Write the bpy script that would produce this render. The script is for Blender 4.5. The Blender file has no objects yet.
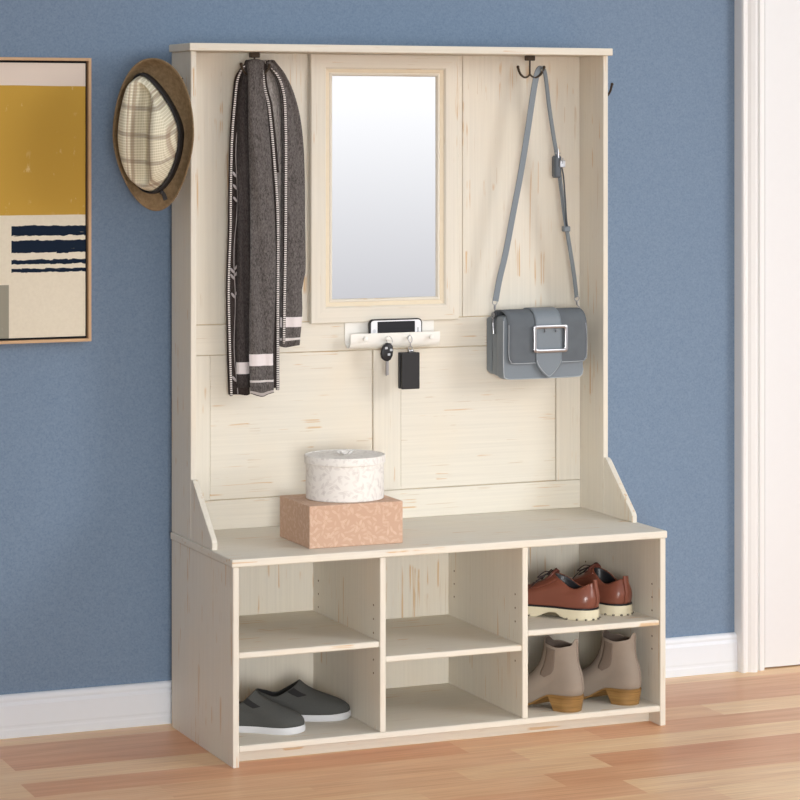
import bpy, bmesh, math, random
from mathutils import Vector, noise
random.seed(7)
S = bpy.context.scene
C = S.collection
PI = math.pi

# ------------------------------------------------------------------ materials
def lin(c):
    return tuple(((v/255)/12.92 if v/255 <= .04045 else ((v/255+.055)/1.055)**2.4) for v in c)+(1,)

class NT:
    def __init__(s, name, rough=.5, spec=.4, metal=0):
        s.m = bpy.data.materials.new(name); s.m.use_nodes = True
        s.t = s.m.node_tree; s.n = s.t.nodes
        s.b = s.n['Principled BSDF']
        s.b.inputs['Roughness'].default_value = rough
        s.b.inputs['Metallic'].default_value = metal
        s.b.inputs['Specular IOR Level'].default_value = spec
    def link(s, a, b): s.t.links.new(a, b)
    def val(s, sock, v):
        if isinstance(v, (int, float)): sock.default_value = v
        elif isinstance(v, tuple): sock.default_value = v
        else: s.link(v, sock)
    def coord(s, kind='Object', scale=(1, 1, 1), rot=(0, 0, 0), loc=(0, 0, 0)):
        tc = s.n.new('ShaderNodeTexCoord'); mp = s.n.new('ShaderNodeMapping')
        s.link(tc.outputs[kind], mp.inputs[0])
        mp.inputs['Scale'].default_value = scale; mp.inputs['Rotation'].default_value = rot
        mp.inputs['Location'].default_value = loc
        return mp.outputs[0]
    def sep(s, v):
        n = s.n.new('ShaderNodeSeparateXYZ'); s.link(v, n.inputs[0]); return n.outputs
    def comb(s, x, y, z):
        n = s.n.new('ShaderNodeCombineXYZ')
        for i, v in enumerate((x, y, z)): s.val(n.inputs[i], v)
        return n.outputs[0]
    def noise(s, v, scale, detail=4, rough=.5):
        n = s.n.new('ShaderNodeTexNoise'); s.link(v, n.inputs['Vector'])
        n.inputs['Scale'].default_value = scale; n.inputs['Detail'].default_value = detail
        n.inputs['Roughness'].default_value = rough
        return n.outputs['Fac']
    def math(s, op, a, b=0., c=0.):
        n = s.n.new('ShaderNodeMath'); n.operation = op
        s.val(n.inputs[0], a); s.val(n.inputs[1], b); s.val(n.inputs[2], c)
        return n.outputs[0]
    def vmath(s, op, a, b=None):
        n = s.n.new('ShaderNodeVectorMath'); n.operation = op
        s.link(a, n.inputs[0])
        if b is not None: s.val(n.inputs[1], b)
        return n.outputs[0]
    def ramp(s, f, a, b):
        n = s.n.new('ShaderNodeMapRange'); n.clamp = True; s.link(f, n.inputs[0])
        n.inputs[1].default_value = a; n.inputs[2].default_value = b
        return n.outputs[0]
    def mix(s, f, a, b):
        n = s.n.new('ShaderNodeMix'); n.data_type = 'RGBA'
        s.val(n.inputs[0], f); s.val(n.inputs[6], a); s.val(n.inputs[7], b)
        return n.outputs[2]
    def bump(s, h, strength=.2, dist=.001):
        n = s.n.new('ShaderNodeBump'); s.link(h, n.inputs['Height'])
        n.inputs['Strength'].default_value = strength; n.inputs['Distance'].default_value = dist
        s.link(n.outputs[0], s.b.inputs['Normal'])
    def base(s, v): s.val(s.b.inputs['Base Color'], v); return s.m

def plain(name, col, rough=.5, metal=0, spec=.4, vary=.05, scale=60, bump=0):
    k = NT(name, rough, spec, metal)
    c = lin(col); d = tuple(v*(1-vary*2) for v in c[:3])+(1,)
    f = k.noise(k.coord(), scale)
    if bump: k.bump(f, bump)
    return k.base(k.mix(f, c, d) if vary else c)

def cream_wood(name, axis, tone=(224, 218, 205)):
    """distressed painted wood, grain along the given axis"""
    k = NT(name, .55, .3)
    sc = {'X': (1, 34, 34), 'Y': (34, 1, 34), 'Z': (34, 34, 1)}[axis]
    sc2 = {'X': (1, 60, 60), 'Y': (60, 1, 60), 'Z': (60, 60, 1)}[axis]
    v = k.coord(scale=sc); v2 = k.coord(scale=sc2)
    grain = k.noise(v2, 3.0, 6, .6)
    col = k.mix(k.ramp(grain, .3, .75), lin(tone), lin(tuple(x*.955 for x in tone)))
    cloud = k.noise(k.coord(scale=(1, 1, 1)), 5, 3)
    col = k.mix(k.math('MULTIPLY', k.ramp(cloud, .45, .75), .5), col, lin((226, 214, 194)))
    streak = k.noise(v, 3.3, 3, .55)
    where = k.noise(k.coord(loc=(3.1, 1.7, 4.4)), 9, 2)
    m = k.math('MULTIPLY', k.ramp(streak, .60, .65), k.ramp(where, .535, .575))
    col = k.mix(k.math('MULTIPLY', m, .75), col, lin((204, 168, 120)))
    thin = k.noise(v2, 5.2, 2, .5)
    m2 = k.math('MULTIPLY', k.ramp(thin, .64, .70), k.ramp(k.noise(k.coord(), 13, 2), .55, .60))
    col = k.mix(k.math('MULTIPLY', m2, .45), col, lin((184, 156, 120)))
    k.bump(grain, .12, .001)
    return k.base(col)

M = {}
M['wx'] = cream_wood('cream_wood_x', 'X')
M['wy'] = cream_wood('cream_wood_y', 'Y')
M['wz'] = cream_wood('cream_wood_z', 'Z')
M['worn'] = plain('worn_joint', (214, 190, 152), .7)
M['hole'] = plain('peg_hole', (120, 100, 76), .8)
M['bronze'] = plain('dark_bronze', (74, 64, 54), .42, .85)
M['chrome'] = plain('chrome', (178, 178, 182), .28, 1, vary=.02)
M['black'] = plain('black_plastic', (28, 28, 32), .4)
M['blackl'] = plain('black_leather', (36, 36, 38), .5, bump=.25, scale=300)
M['white'] = plain('white_enamel', (238, 236, 230), .35, vary=.01)
M['white_trim'] = plain('white_trim_paint', (232, 231, 230), .4, vary=.01)
M['door'] = plain('white_door_paint', (229, 229, 230), .45, vary=.01)
M['cool_trim'] = plain('baseboard_paint', (226, 230, 236), .4, vary=.01)
M['screen'] = plain('phone_glass', (38, 38, 42), .12, vary=0)
M['phonew'] = plain('phone_white', (236, 238, 242), .25, vary=0)
M['oak'] = plain('oak_frame', (205, 168, 130), .5, scale=30)
M['gap'] = plain('black_gap', (14, 15, 18), .8)
M['mirror'] = plain('mirror_glass', (246, 246, 248), .0, 1, vary=0)

def m_wall():
    k = NT('blue_wall', .75, .25)
    f = k.noise(k.coord(), 230, 4, .75)
    f2 = k.noise(k.coord(), 620, 2, .6)
    col = k.mix(k.ramp(f, .35, .65), lin((125, 144, 166)), lin((107, 127, 151)))
    k.bump(f2, .35, .002)
    return k.base(col)
M['wall'] = m_wall()

def m_floor():
    k = NT('strip_floor', .38, .35)
    at = k.n.new('ShaderNodeAttribute'); at.attribute_name = 'tone'
    c = k.coord(scale=(1, 9, 1)); x = k.coord(scale=(1, 45, 1))
    off = k.vmath('ADD', c, k.comb(k.math('MULTIPLY', at.outputs['Fac'], 13.), 0., k.math('MULTIPLY', at.outputs['Fac'], 7.)))
    g = k.noise(off, 3.2, 6, .6); g2 = k.noise(x, 4, 4, .6)
    light = k.mix(k.ramp(g, .3, .7), lin((252, 219, 175)), lin((240, 198, 150)))
    dark = k.mix(k.ramp(g, .3, .7), lin((232, 174, 132)), lin((214, 150, 109)))
    col = k.mix(at.outputs['Fac'], light, dark)
    col = k.mix(k.math('MULTIPLY', k.ramp(g2, .46, .72), .45), col, lin((180, 122, 86)))
    return k.base(col)
M['floor'] = m_floor()

def leaf_mat(name, base, leaf, scale, amount=1., b2=None):
    """printed leaf pattern: each cell holds one randomly turned leaf"""
    k = NT(name, .65, .25)
    col = lin(base)
    uv = k.coord('UV')
    for n_, (sc, off) in enumerate(((scale, 0.), (scale*1.25, .37), (scale*.9, .71))):
        v = k.vmath('ADD', uv, (off, off*.6, 0.))
        vor = k.n.new('ShaderNodeTexVoronoi'); vor.voronoi_dimensions = '2D'
        vor.inputs['Scale'].default_value = sc; k.link(v, vor.inputs['Vector'])
        d = k.vmath('SUBTRACT', v, vor.outputs['Position'])
        rc = k.sep(vor.outputs['Color'])
        rot = k.n.new('ShaderNodeVectorRotate'); rot.rotation_type = 'Z_AXIS'
        k.link(d, rot.inputs['Vector']); k.link(k.math('MULTIPLY', rc[0], 6.28), rot.inputs['Angle'])
        q = k.sep(rot.outputs[0])
        a, b = .46/sc, .15/sc
        ex = k.math('DIVIDE', q[0], a)
        # lens shape: |y| < b*(1-x^2)
        w = k.math('MULTIPLY', k.math('SUBTRACT', 1., k.math('MULTIPLY', ex, ex)), b)
        dist = k.math('DIVIDE', k.math('SUBTRACT', w, k.math('ABSOLUTE', q[1])), b)
        msk = k.ramp(dist, -.02, .25)
        vein = k.ramp(k.math('DIVIDE', k.math('ABSOLUTE', q[1]), b), .04, .16)
        msk = k.math('MULTIPLY', msk, vein)
        col = k.mix(k.math('MULTIPLY', msk, amount*(.9 if n_ == 0 else .6)), col, lin(leaf))
    return k.base(col)
M['pinkleaf'] = leaf_mat('pink_leaf_paper', (196, 162, 139), (216, 189, 168), 50, .6)
M['whiteleaf'] = leaf_mat('white_leaf_paper', (234, 231, 226), (206, 201, 197), 46, .65)

def m_plaid():
    k = NT('plaid_straw', .8, .2)
    uv = k.sep(k.coord('UV'))
    def lines(src, period, lo, hi):
        p = k.math('FRACT', k.math('DIVIDE', src, period))
        p = k.math('ABSOLUTE', k.math('SUBTRACT', p, .5))
        return k.math('SUBTRACT', 1., k.ramp(p, lo, hi))
    col = lin((211, 205, 182))
    weave = k.math('MULTIPLY', lines(uv[0], .0042, .18, .3), .4)
    col = k.mix(weave, col, lin((176, 164, 128)))
    weave2 = k.math('MULTIPLY', lines(uv[1], .0065, .1, .25), .55)
    col = k.mix(weave2, col, lin((246, 240, 222)))
    col = k.mix(k.math('MULTIPLY', lines(k.math('ADD', uv[1], k.math('MULTIPLY', uv[0], .12)), .062, .06, .10), .55), col, lin((134, 118, 104)))
    col = k.mix(k.math('MULTIPLY', lines(uv[0], .045, .05, .08), .6), col, lin((136, 112, 90)))
    uo = k.math('ADD', uv[0], .008)
    col = k.mix(k.math('MULTIPLY', lines(uo, .045, .03, .05), .5), col, lin((140, 110, 90)))
    k.bump(k.noise(k.coord(), 500, 2), .4, .001)
    return k.base(col)
M['plaid'] = m_plaid()
def m_felt():
    k = NT('brown_felt', .9, .15)
    f = k.noise(k.coord(), 90, 5, .7)
    k.bump(f, .4, .001)
    return k.base(k.mix(k.ramp(f, .3, .7), lin((150, 128, 98)), lin((118, 98, 72))))
M['felt'] = m_felt()
M['band'] = plain('black_band', (42, 40, 40), .7)

def m_scarf(name, a, b, bands=()):
    """woven melange cloth; bands = (z_low, z_high, colour) bars woven across it"""
    k = NT(name, .95, .1)
    f = k.noise(k.coord(scale=(1, 1, .45)), 330, 4, .75)
    f2 = k.noise(k.coord(), 40, 3)
    col = k.mix(k.ramp(f, .38, .62), lin(a), lin(b))
    col = k.mix(k.math('MULTIPLY', k.ramp(f2, .4, .7), .3), col, lin(a))
    uv = k.sep(k.coord('UV'))
    for z0, z1, c in bands:
        m = k.math('MULTIPLY', k.math('GREATER_THAN', uv[1], z0), k.math('LESS_THAN', uv[1], z1))
        col = k.mix(m, col, lin(c))
    k.bump(f, .5, .001)
    return k.base(col)
W_ = (222, 214, 214)
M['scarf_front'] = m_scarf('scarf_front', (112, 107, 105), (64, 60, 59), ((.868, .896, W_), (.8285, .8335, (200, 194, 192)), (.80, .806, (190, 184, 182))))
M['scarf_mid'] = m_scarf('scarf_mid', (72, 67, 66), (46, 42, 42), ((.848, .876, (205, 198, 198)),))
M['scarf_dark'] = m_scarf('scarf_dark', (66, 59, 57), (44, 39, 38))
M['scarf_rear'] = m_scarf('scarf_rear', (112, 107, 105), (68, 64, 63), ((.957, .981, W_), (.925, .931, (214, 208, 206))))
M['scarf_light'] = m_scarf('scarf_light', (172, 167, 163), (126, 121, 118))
def m_dash():
    k = NT('scarf_dash', .9, .1)
    uv = k.sep(k.coord('UV'))
    p = k.math('FRACT', k.math('DIVIDE', uv[1], .0052))
    e = k.math('MULTIPLY', k.math('GREATER_THAN', uv[0], .15), k.math('LESS_THAN', uv[0], .85))
    m = k.math('MULTIPLY', k.math('GREATER_THAN', p, .42), e)
    return k.base(k.mix(m, lin((56, 51, 50)), lin((214, 208, 204))))
M['dash'] = m_dash()
M['vine'] = plain('vine_thread', (165, 158, 158), .9)

M['suede'] = plain('grey_suede', (102, 108, 114), .95, vary=.12, scale=45, bump=.2)
M['leather'] = plain('grey_leather', (122, 131, 139), .48, vary=.04, scale=200, bump=.12)
M['leather_d'] = plain('grey_leather_edge', (88, 95, 102), .55)
M['stitch'] = plain('pale_stitch', (178, 184, 190), .7)
M['knit'] = plain('charcoal_knit', (78, 79, 77), .95, vary=.12, scale=300, bump=.3)
M['knit_d'] = plain('charcoal_lining', (40, 40, 41), .95)
M['rubber'] = plain('white_rubber', (206, 207, 210), .5, vary=.02)
M['brown'] = plain('brown_leather', (132, 78, 62), .28, vary=.16, scale=18)
M['brown_d'] = plain('dark_brown_leather', (112, 66, 56), .35, vary=.1)
M['lace'] = plain('dark_lace', (52, 42, 42), .8)
M['lug'] = plain('cream_lug_sole', (222, 212, 184), .7)
M['boot'] = plain('taupe_suede', (150, 137, 124), .95, vary=.1, scale=25, bump=.15)
M['gore'] = plain('elastic_gore', (124, 110, 98), .95, vary=.1, scale=200)
def m_stack():
    k = NT('stacked_heel', .5, .35)
    f = k.noise(k.coord(scale=(4, 4, 90)), 3, 4)
    return k.base(k.mix(k.ramp(f, .3, .7), lin((158, 122, 72)), lin((118, 86, 46))))
M['stack'] = m_stack()

# ------------------------------------------------------------------ helpers
def root(name, loc, label, cat, group=None, rz=0):
    o = bpy.data.objects.new(name, None); C.objects.link(o)
    o.empty_display_size = .05
    o.location = loc; o.rotation_euler = (0, 0, rz)
    o['label'] = label; o['category'] = cat
    if group: o['group'] = group
    return o
def tag(o, label, cat, group=None):
    o['label'] = label; o['category'] = cat
    if group: o['group'] = group
    return o
def obj(name, bm, mats, parent=None, off=(0, 0, 0), smooth=False, label=None):
    """link ONE mesh; vertices given in place are shifted by -off (the thing's own origin)"""
    if any(off): bmesh.ops.translate(bm, verts=bm.verts, vec=-Vector(off))
    me = bpy.data.meshes.new(name)
    bmesh.ops.recalc_face_normals(bm, faces=bm.faces)
    if smooth:
        for f in bm.faces: f.smooth = True
    bm.to_mesh(me); bm.free()
    for m in (mats if isinstance(mats, (list, tuple)) else [mats]): me.materials.append(m)
    if smooth and smooth != 'all':
        me.set_sharp_from_angle(angle=math.radians(smooth if smooth is not True else 40))
    o = bpy.data.objects.new(name, me); C.objects.link(o)
    if parent: o.parent = parent
    if label: o['label'] = label
    return o
def struct(name, bm, m, smooth=False):
    o = obj(name, bm, m, smooth=smooth); o['kind'] = 'structure'; return o
def solid(o, t, offset=0):
    md = o.modifiers.new('thick', 'SOLIDIFY'); md.thickness = t; md.offset = offset
    return o
def BM():
    bm = bmesh.new(); bm.loops.layers.uv.new('UVMap'); return bm
def box(bm, x0, x1, y0, y1, z0, z1, bev=.0015, mi=0, seg=1):
    r = bmesh.ops.create_cube(bm, size=1)
    vs = r['verts']
    for v in vs:
        v.co = Vector(((x0+x1)/2+v.co.x*(x1-x0), (y0+y1)/2+v.co.y*(y1-y0), (z0+z1)/2+v.co.z*(z1-z0)))
    fs = set(f for v in vs for f in v.link_faces)
    for f in fs: f.material_index = mi
    if bev:
        es = list(set(e for v in vs for e in v.link_edges))
        bmesh.ops.bevel(bm, geom=es, offset=bev, segments=seg, affect='EDGES', profile=.5)
    return bm
def prism(bm, pts, axis, a, b, bev=0, mi=0, seg=1):
    """polygon pts in the plane across `axis`, extruded from a to b"""
    def P(p, t):
        return {'X': (t, p[0], p[1]), 'Y': (p[0], t, p[1]), 'Z': (p[0], p[1], t)}[axis]
    v0 = [bm.verts.new(P(p, a)) for p in pts]; v1 = [bm.verts.new(P(p, b)) for p in pts]
    fs = [bm.faces.new(v0), bm.faces.new(v1[::-1])]
    n = len(pts)
    for i in range(n): fs.append(bm.faces.new((v0[i], v1[i], v1[(i+1) % n], v0[(i+1) % n])))
    for f in fs: f.material_index = mi
    if bev:
        es = list(fs[0].edges)+list(fs[1].edges)
        bmesh.ops.bevel(bm, geom=es, offset=bev, segments=seg, affect='EDGES', profile=.5)
    return bm
def loft(bm, rings, closed=True, cap=True, mi=0, uv=None):
    """rings of equal point counts; uv(i, j) gives the map"""
    L = bm.loops.layers.uv.active
    V = [[bm.verts.new(p) for p in r] for r in rings]
    n = len(rings[0])
    for i in range(len(V)-1):
        for j in range(n if closed else n-1):
            j2 = (j+1) % n
            f = bm.faces.new((V[i][j], V[i][j2], V[i+1][j2], V[i+1][j]))
            f.material_index = mi if not callable(mi) else mi(i, j)
            if uv:
                for lp, (a, b) in zip(f.loops, ((i, j), (i, j+1), (i+1, j+1), (i+1, j))): lp[L].uv = uv(a, b)
    if cap and closed:
        for r, i in ((V[0], 0), (V[-1][::-1], len(V)-1)):
            f = bm.faces.new(r); f.material_index = mi if not callable(mi) else mi(max(0, i-1), 0)
            if uv:
                js = range(n) if i == 0 else range(n-1, -1, -1)
                for lp, j in zip(f.loops, js): lp[L].uv = uv(i, j)
    return V
def tube(bm, pts, r, n=10, mi=0, flat=None, up=None):
    """round or flat (flat = (half width, half thickness)) bar along pts"""
    pts = [Vector(p) for p in pts]; rings = []
    prev = None
    for i, p in enumerate(pts):
        t = (pts[min(i+1, len(pts)-1)]-pts[max(i-1, 0)]).normalized()
        if up is not None: a = Vector(up[i] if isinstance(up, list) else up)
        elif prev is not None: a = prev
        else: a = Vector((0, 1, 0)) if abs(t.y) < .9 else Vector((1, 0, 0))
        a = (a-t*a.dot(t)).normalized(); b = t.cross(a); prev = a
        rr = r[i] if isinstance(r, list) else r
        ring = []
        for k in range(n):
            th = 2*PI*k/n+ (PI/n)
            if flat:
                c, s_ = math.cos(th), math.sin(th)
                ring.append(p+a*(flat[1]*math.copysign(abs(c)**.5, c))+b*(flat[0]*math.copysign(abs(s_)**.5, s_)))
            else: ring.append(p+(a*math.cos(th)+b*math.sin(th))*rr)
        rings.append(ring)
    loft(bm, rings, mi=mi)
    return bm
def spline(pts, n=8):
    """Catmull-Rom through pts"""
    P = [Vector(p) for p in pts]; P = [P[0]*2-P[1]]+P+[P[-1]*2-P[-2]]
    out = []
    for i in range(1, len(P)-2):
        for k in range(n):
            t = k/n
            out.append(.5*((2*P[i])+(P[i+1]-P[i-1])*t+(2*P[i-1]-5*P[i]+4*P[i+1]-P[i+2])*t*t+(3*P[i]-P[i-1]-3*P[i+1]+P[i+2])*t**3))
    out.append(P[-2]); return out
def lerp(tab, x):
    """piecewise-linear lookup in ascending (x, y...) table"""
    if x <= tab[0][0]: return tab[0][1]
    for (a, u), (b, v) in zip(tab, tab[1:]):
        if x <= b: return u+(v-u)*(x-a)/(b-a)
    return tab[-1][1]
def slerp_(tab, x):
    if x <= tab[0][0]: return tab[0][1]
    n = len(tab)
    for i in range(n-1):
        a, u = tab[i]; b, v = tab[i+1]
        if x <= b:
            t = (x-a)/(b-a)
            m0 = ((v-tab[i-1][1])/(b-tab[i-1][0]) if i else (v-u)/(b-a))*(b-a)
            m1 = ((tab[i+2][1]-u)/(tab[i+2][0]-a) if i+2 < n else (v-u)/(b-a))*(b-a)
            return (2*t**3-3*t*t+1)*u+(t**3-2*t*t+t)*m0+(-2*t**3+3*t*t)*v+(t**3-t*t)*m1
    return tab[-1][1]
def ball(bm, c, r, mi=0, sc=(1, 1, 1), seg=16):
    rr = bmesh.ops.create_uvsphere(bm, u_segments=seg, v_segments=max(6, seg//2), radius=r)
    for v in rr['verts']:
        v.co = Vector(c)+Vector((v.co.x*sc[0], v.co.y*sc[1], v.co.z*sc[2]))
        for f in v.link_faces: f.material_index = mi
    return rr['verts']
def lathe(bm, prof, c, n=64, mi=0, axis='Z', uvr=None):
    rings = []
    for r, h in prof:
        rings.append([Vector(c)+(Vector((r*math.cos(2*PI*k/n), r*math.sin(2*PI*k/n), h)) if axis == 'Z' else
                      Vector((r*math.cos(2*PI*k/n), h, r*math.sin(2*PI*k/n)))) for k in range(n)])
    R = uvr or max(p[0] for p in prof)
    s_ = [0]
    for a, b in zip(prof, prof[1:]): s_.append(s_[-1]+math.hypot(a[0]-b[0], a[1]-b[1]))
    loft(bm, rings, mi=mi, uv=lambda i, j: (j/n*2*PI*R, s_[i]))

# ------------------------------------------------------------------ setting
WY = .05
bm = BM(); box(bm, -3.2, 3.6, WY, WY+.12, 0, 2.7, 0); struct('wall_back', bm, M['wall'])

bm = BM(); box(bm, -2.32, -2.2, -7.4, WY, 0, 2.7, 0); struct('light_blocker_left', bm, plain('light_blocker_grey', (172, 172, 170), .8, vary=.02))  # unseen slab, added to hold back light from the left; grey tunes its bounce

# floor: long strip boards, lighter and darker ones, butted end to end
bm = BM(); tone = bm.faces.layers.float.new('tone')
def board(x0, x1, y0, y1, t):
    f = bm.faces.new([bm.verts.new(p) for p in ((x0, y0, 0), (x1, y0, 0), (x1, y1, 0), (x0, y1, 0))]); f[tone] = t
rows = {   # row index -> [(x end, tone)...]; row k spans Y = .08-.12k down
 0: [(-1.4, .4), (.4, .15), (2.0, .1), (3.6, .5)],
 1: [(-.9, .3), (.6, .95), (1.05, .4), (2.1, .75), (3.6, .2)],
 2: [(-.455, .3), (.5, 1.), (1.0, .4), (2.3, .85), (3.6, .3)],
 3: [(-1.2, .6), (.3, .2), (1.288, .45), (2.2, .05), (3.6, .7)],
 4: [(-.475, .25), (.55, .9), (.9, .5), (2.2, .8), (3.6, .3)],
 5: [(-.7, .7), (-.2, .45), (.65, .6), (1.9, .1), (3.6, .6)],
 6: [(-.6, .3), (.1, .5), (.45, .55), (.795, .25), (2.2, 1.), (3.6, .3)],
 7: [(-.3, .6), (.3, .35), (.62, .55), (1.8, .85), (3.6, .2)],
 8: [(-.2, .3), (.756, .8), (2.0, .12), (3.6, .6)],
 9: [(.1, .7), (.9, .3), (1.7, .0), (3.6, .5)]}
y = .08; k = 0
while y > -7.5:
    segs = rows.get(k)
    if segs is None:
        segs = []; x = -3.2+random.uniform(.2, 1)
        while x < 3.6: segs.append((x, random.random())); x += random.uniform(.6, 1.3)
        segs.append((3.6, random.random()))
    x0 = -3.2
    for x1, t in segs: board(x0, x1, y-.12, y, t); x0 = x1
    y -= .12; k += 1
me_floor = struct('floor', bm, M['floor'])

def baseboard(name, x0, x1):
    bm = BM()
    Y0 = WY+.002
    p = [(Y0, 0), (.0335, 0), (.0335, .018), (.0343, .022), (.0343, .026), (.0337, .030), (.0345, .076), (.0385, .084), (.0375, .090), (.0390, .096), (.0440, .1005), (Y0, .101)]
    prism(bm, p, 'X', x0, x1)
    return struct(name, bm, M['cool_trim'])
baseboard('baseboard_back', -2.2, 1.582)

# door casing (moulded) and door slab
bm = BM()
c = [(1.578, WY+.01), (1.578, .014), (1.581, .008), (1.589, .008), (1.592, .013), (1.597, .014), (1.604, .008), (1.615, .003), (1.622, .005), (1.626, .013),
     (1.628, .024), (1.635, .024), (1.637, .017), (1.650, .017), (1.652, .024), (1.655, .026), (1.6555, WY+.01)]
prism(bm, c, 'Z', 0, 2.15)
struct('trim_door', bm, M['white_trim'])
bm = BM(); box(bm, 1.6575, 2.45, .028, WY+.01, .004, 2.1, .0012); struct('door_1', bm, M['door'])

# ------------------------------------------------------------------ hall tree
W, D, HB, HT, T = 1.1, .4476, .4686, 1.6369, .0147
X1, X2 = .365, .7269
O = (W/2, -D/2, 0)
hall = root('hall_tree', O, 'cream distressed-wood hall tree with mirror, bench and six open cubbies against the blue wall', 'hall tree')
def hp(name, bm, m, parent=None, smooth=False, label=None):
    return obj(name, bm, m, parent or hall, O, smooth, label)
def holes(bm, x, sgn):
    """shelf peg holes drilled into a side face"""
    for yy in (-.406, -.052):
        for z in (.178, .209, .271, .303, .335):
            n = 10
            pts = [(yy+.0024*math.cos(2*PI*k/n), z+.0024*math.sin(2*PI*k/n)) for k in range(n)]
            prism(bm, pts, 'X', x, x+sgn*.0006, 0, 1)
bm = BM(); box(bm, 0, T, -D, 0, 0, HB-.018); holes(bm, T, 1); hp('side_panel', bm, [M['wz'], M['hole']])
bm = BM(); box(bm, W-T, W, -D, 0, 0, HB-.018); holes(bm, W-T, -1); hp('side_panel', bm, [M['wz'], M['hole']])
zb = .0338
for xc in (X1, X2):
    bm = BM(); box(bm, xc-T/2, xc+T/2, -D+.002, -.016, .0489, HB-.018); holes(bm, xc-T/2, -1); holes(bm, xc+T/2, 1)
    hp('divider', bm, [M['wz'], M['hole']])
bm = BM(); box(bm, T, W-T, -D+.001, -.004, zb, .0488, .002); hp('bottom_board', bm, M['wx'])
bm = BM(); box(bm, T, W-T, -.390, -.376, 0, zb, .001); hp('toe_kick', bm, M['wx'])
bm = BM(); box(bm, T, W-T, -.015, -.005, zb+.015, HB-.018, .001)
hp('cubby_back', bm, M['wz'])
for x0, x1, zt in ((T, X1-T/2, .2575), (X1+T/2, X2-T/2, .2215), (X2+T/2, W-T, .2545)):
    bm = BM(); box(bm, x0+.0003, x1-.0003, -D+.005, -.016, zt-.014, zt, .002); hp('shelf', bm, M['wx'])
bm = BM(); box(bm, -.0035, W+.0035, -D-.003, 0, HB-.018, HB, .003, seg=2); hp('bench_top', bm, M['wx'])

# upper half
U = .0135
for x0, x1 in ((0, U), (W-U, W)):
    bm = BM(); box(bm, x0, x1, -.147, 0, HB, HT-.018); hp('upright', bm, M['wz'])
    bm = BM()
    prism(bm, [(-.1475, HB), (-.1475, .611), (-.158, .611), (-.166, .606), (-.297, .492), (-.3015, .484), (-.3015, HB)], 'X', x0, x1, .0015)
    hp('bracket', bm, M['wz'])
bm = BM(); box(bm, -.007, W+.007, -.160, 0, HT-.018, HT, .002, seg=2); hp('top_board', bm, M['wx'])
bm = BM(); box(bm, U, W-U, -.0128, -.003, HB, HT-.018, 0); hp('back_panel', bm, M['worn'])
ZT = HT-.0182
for x0, x1 in ((U+.0002, .3435), (.7585, W-U-.0002)):
    bm = BM(); box(bm, x0, x1, -.0165, -.0125, .9645, ZT, .001); hp('back_board', bm, M['wz'])
bm = BM(); box(bm, .3450, .757, -.0165, -.0125, .9645, ZT, .0006); hp('back_board', bm, M['wz'])
bm = BM(); box(bm, U+.0002, W-U-.0002, -.0195, -.0125, .8905, .9630, .0012); hp('rail', bm, M['wx'])
bm = BM(); box(bm, U+.0002, W-U-.0002, -.0195, -.0125, HB+.0002, .5395, .0012); hp('rail', bm, M['wx'])
for x0, x1 in ((U+.0002, .0905), (.5155, .5885), (1.0185, W-U-.0002)):
    bm = BM(); box(bm, x0, x1, -.0195, -.0125, .5405, .8893, .0012); hp('stile', bm, M['wz'])
for x0, x1 in ((.0915, .5145), (.5895, 1.0175)):
    bm = BM(); box(bm, x0, x1, -.0168, -.0125, .5405, .8893, .0016); hp('inset_panel', bm, M['wx'])

# mirror: mitred moulded frame and the glass in it
bm = BM()
fx0, fx1, fz0, fz1 = .346, .742, .9590, HT-.0185
prof = [(0, -.0197), (0, -.030), (.002, -.032), (.036, -.033), (.039, -.0305), (.0405, -.027), (.050, -.0245), (.0525, -.027), (.0560, -.027), (.0585, -.0235), (.0585, -.0165)]
Vs = []
for d, yy in prof:
    Vs.append([bm.verts.new(p) for p in ((fx0+d, yy, fz0+d), (fx1-d, yy, fz0+d), (fx1-d, yy, fz1-d*.9), (fx0+d, yy, fz1-d*.9))])
for i in range(len(prof)-1):
    for j in range(4):
        f = bm.faces.new((Vs[i][j], Vs[i][(j+1) % 4], Vs[i+1][(j+1) % 4], Vs[i+1][j])); f.material_index = 0 if j % 2 == 0 else 1
        if prof[i][1] > -.0275 and i in (5,): f.material_index = 2
mf = hp('mirror_frame', bm, [M['wx'], M['wz'], plain('frame_groove_glaze', (226, 213, 188), .6)])
bm = BM(); box(bm, fx0+.0587, fx1-.0587, -.0200, -.0168, fz0+.0587, fz1-.0535, 0); hp('mirror_glass', bm, M['mirror'], mf, label='rectangular mirror glass')

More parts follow.
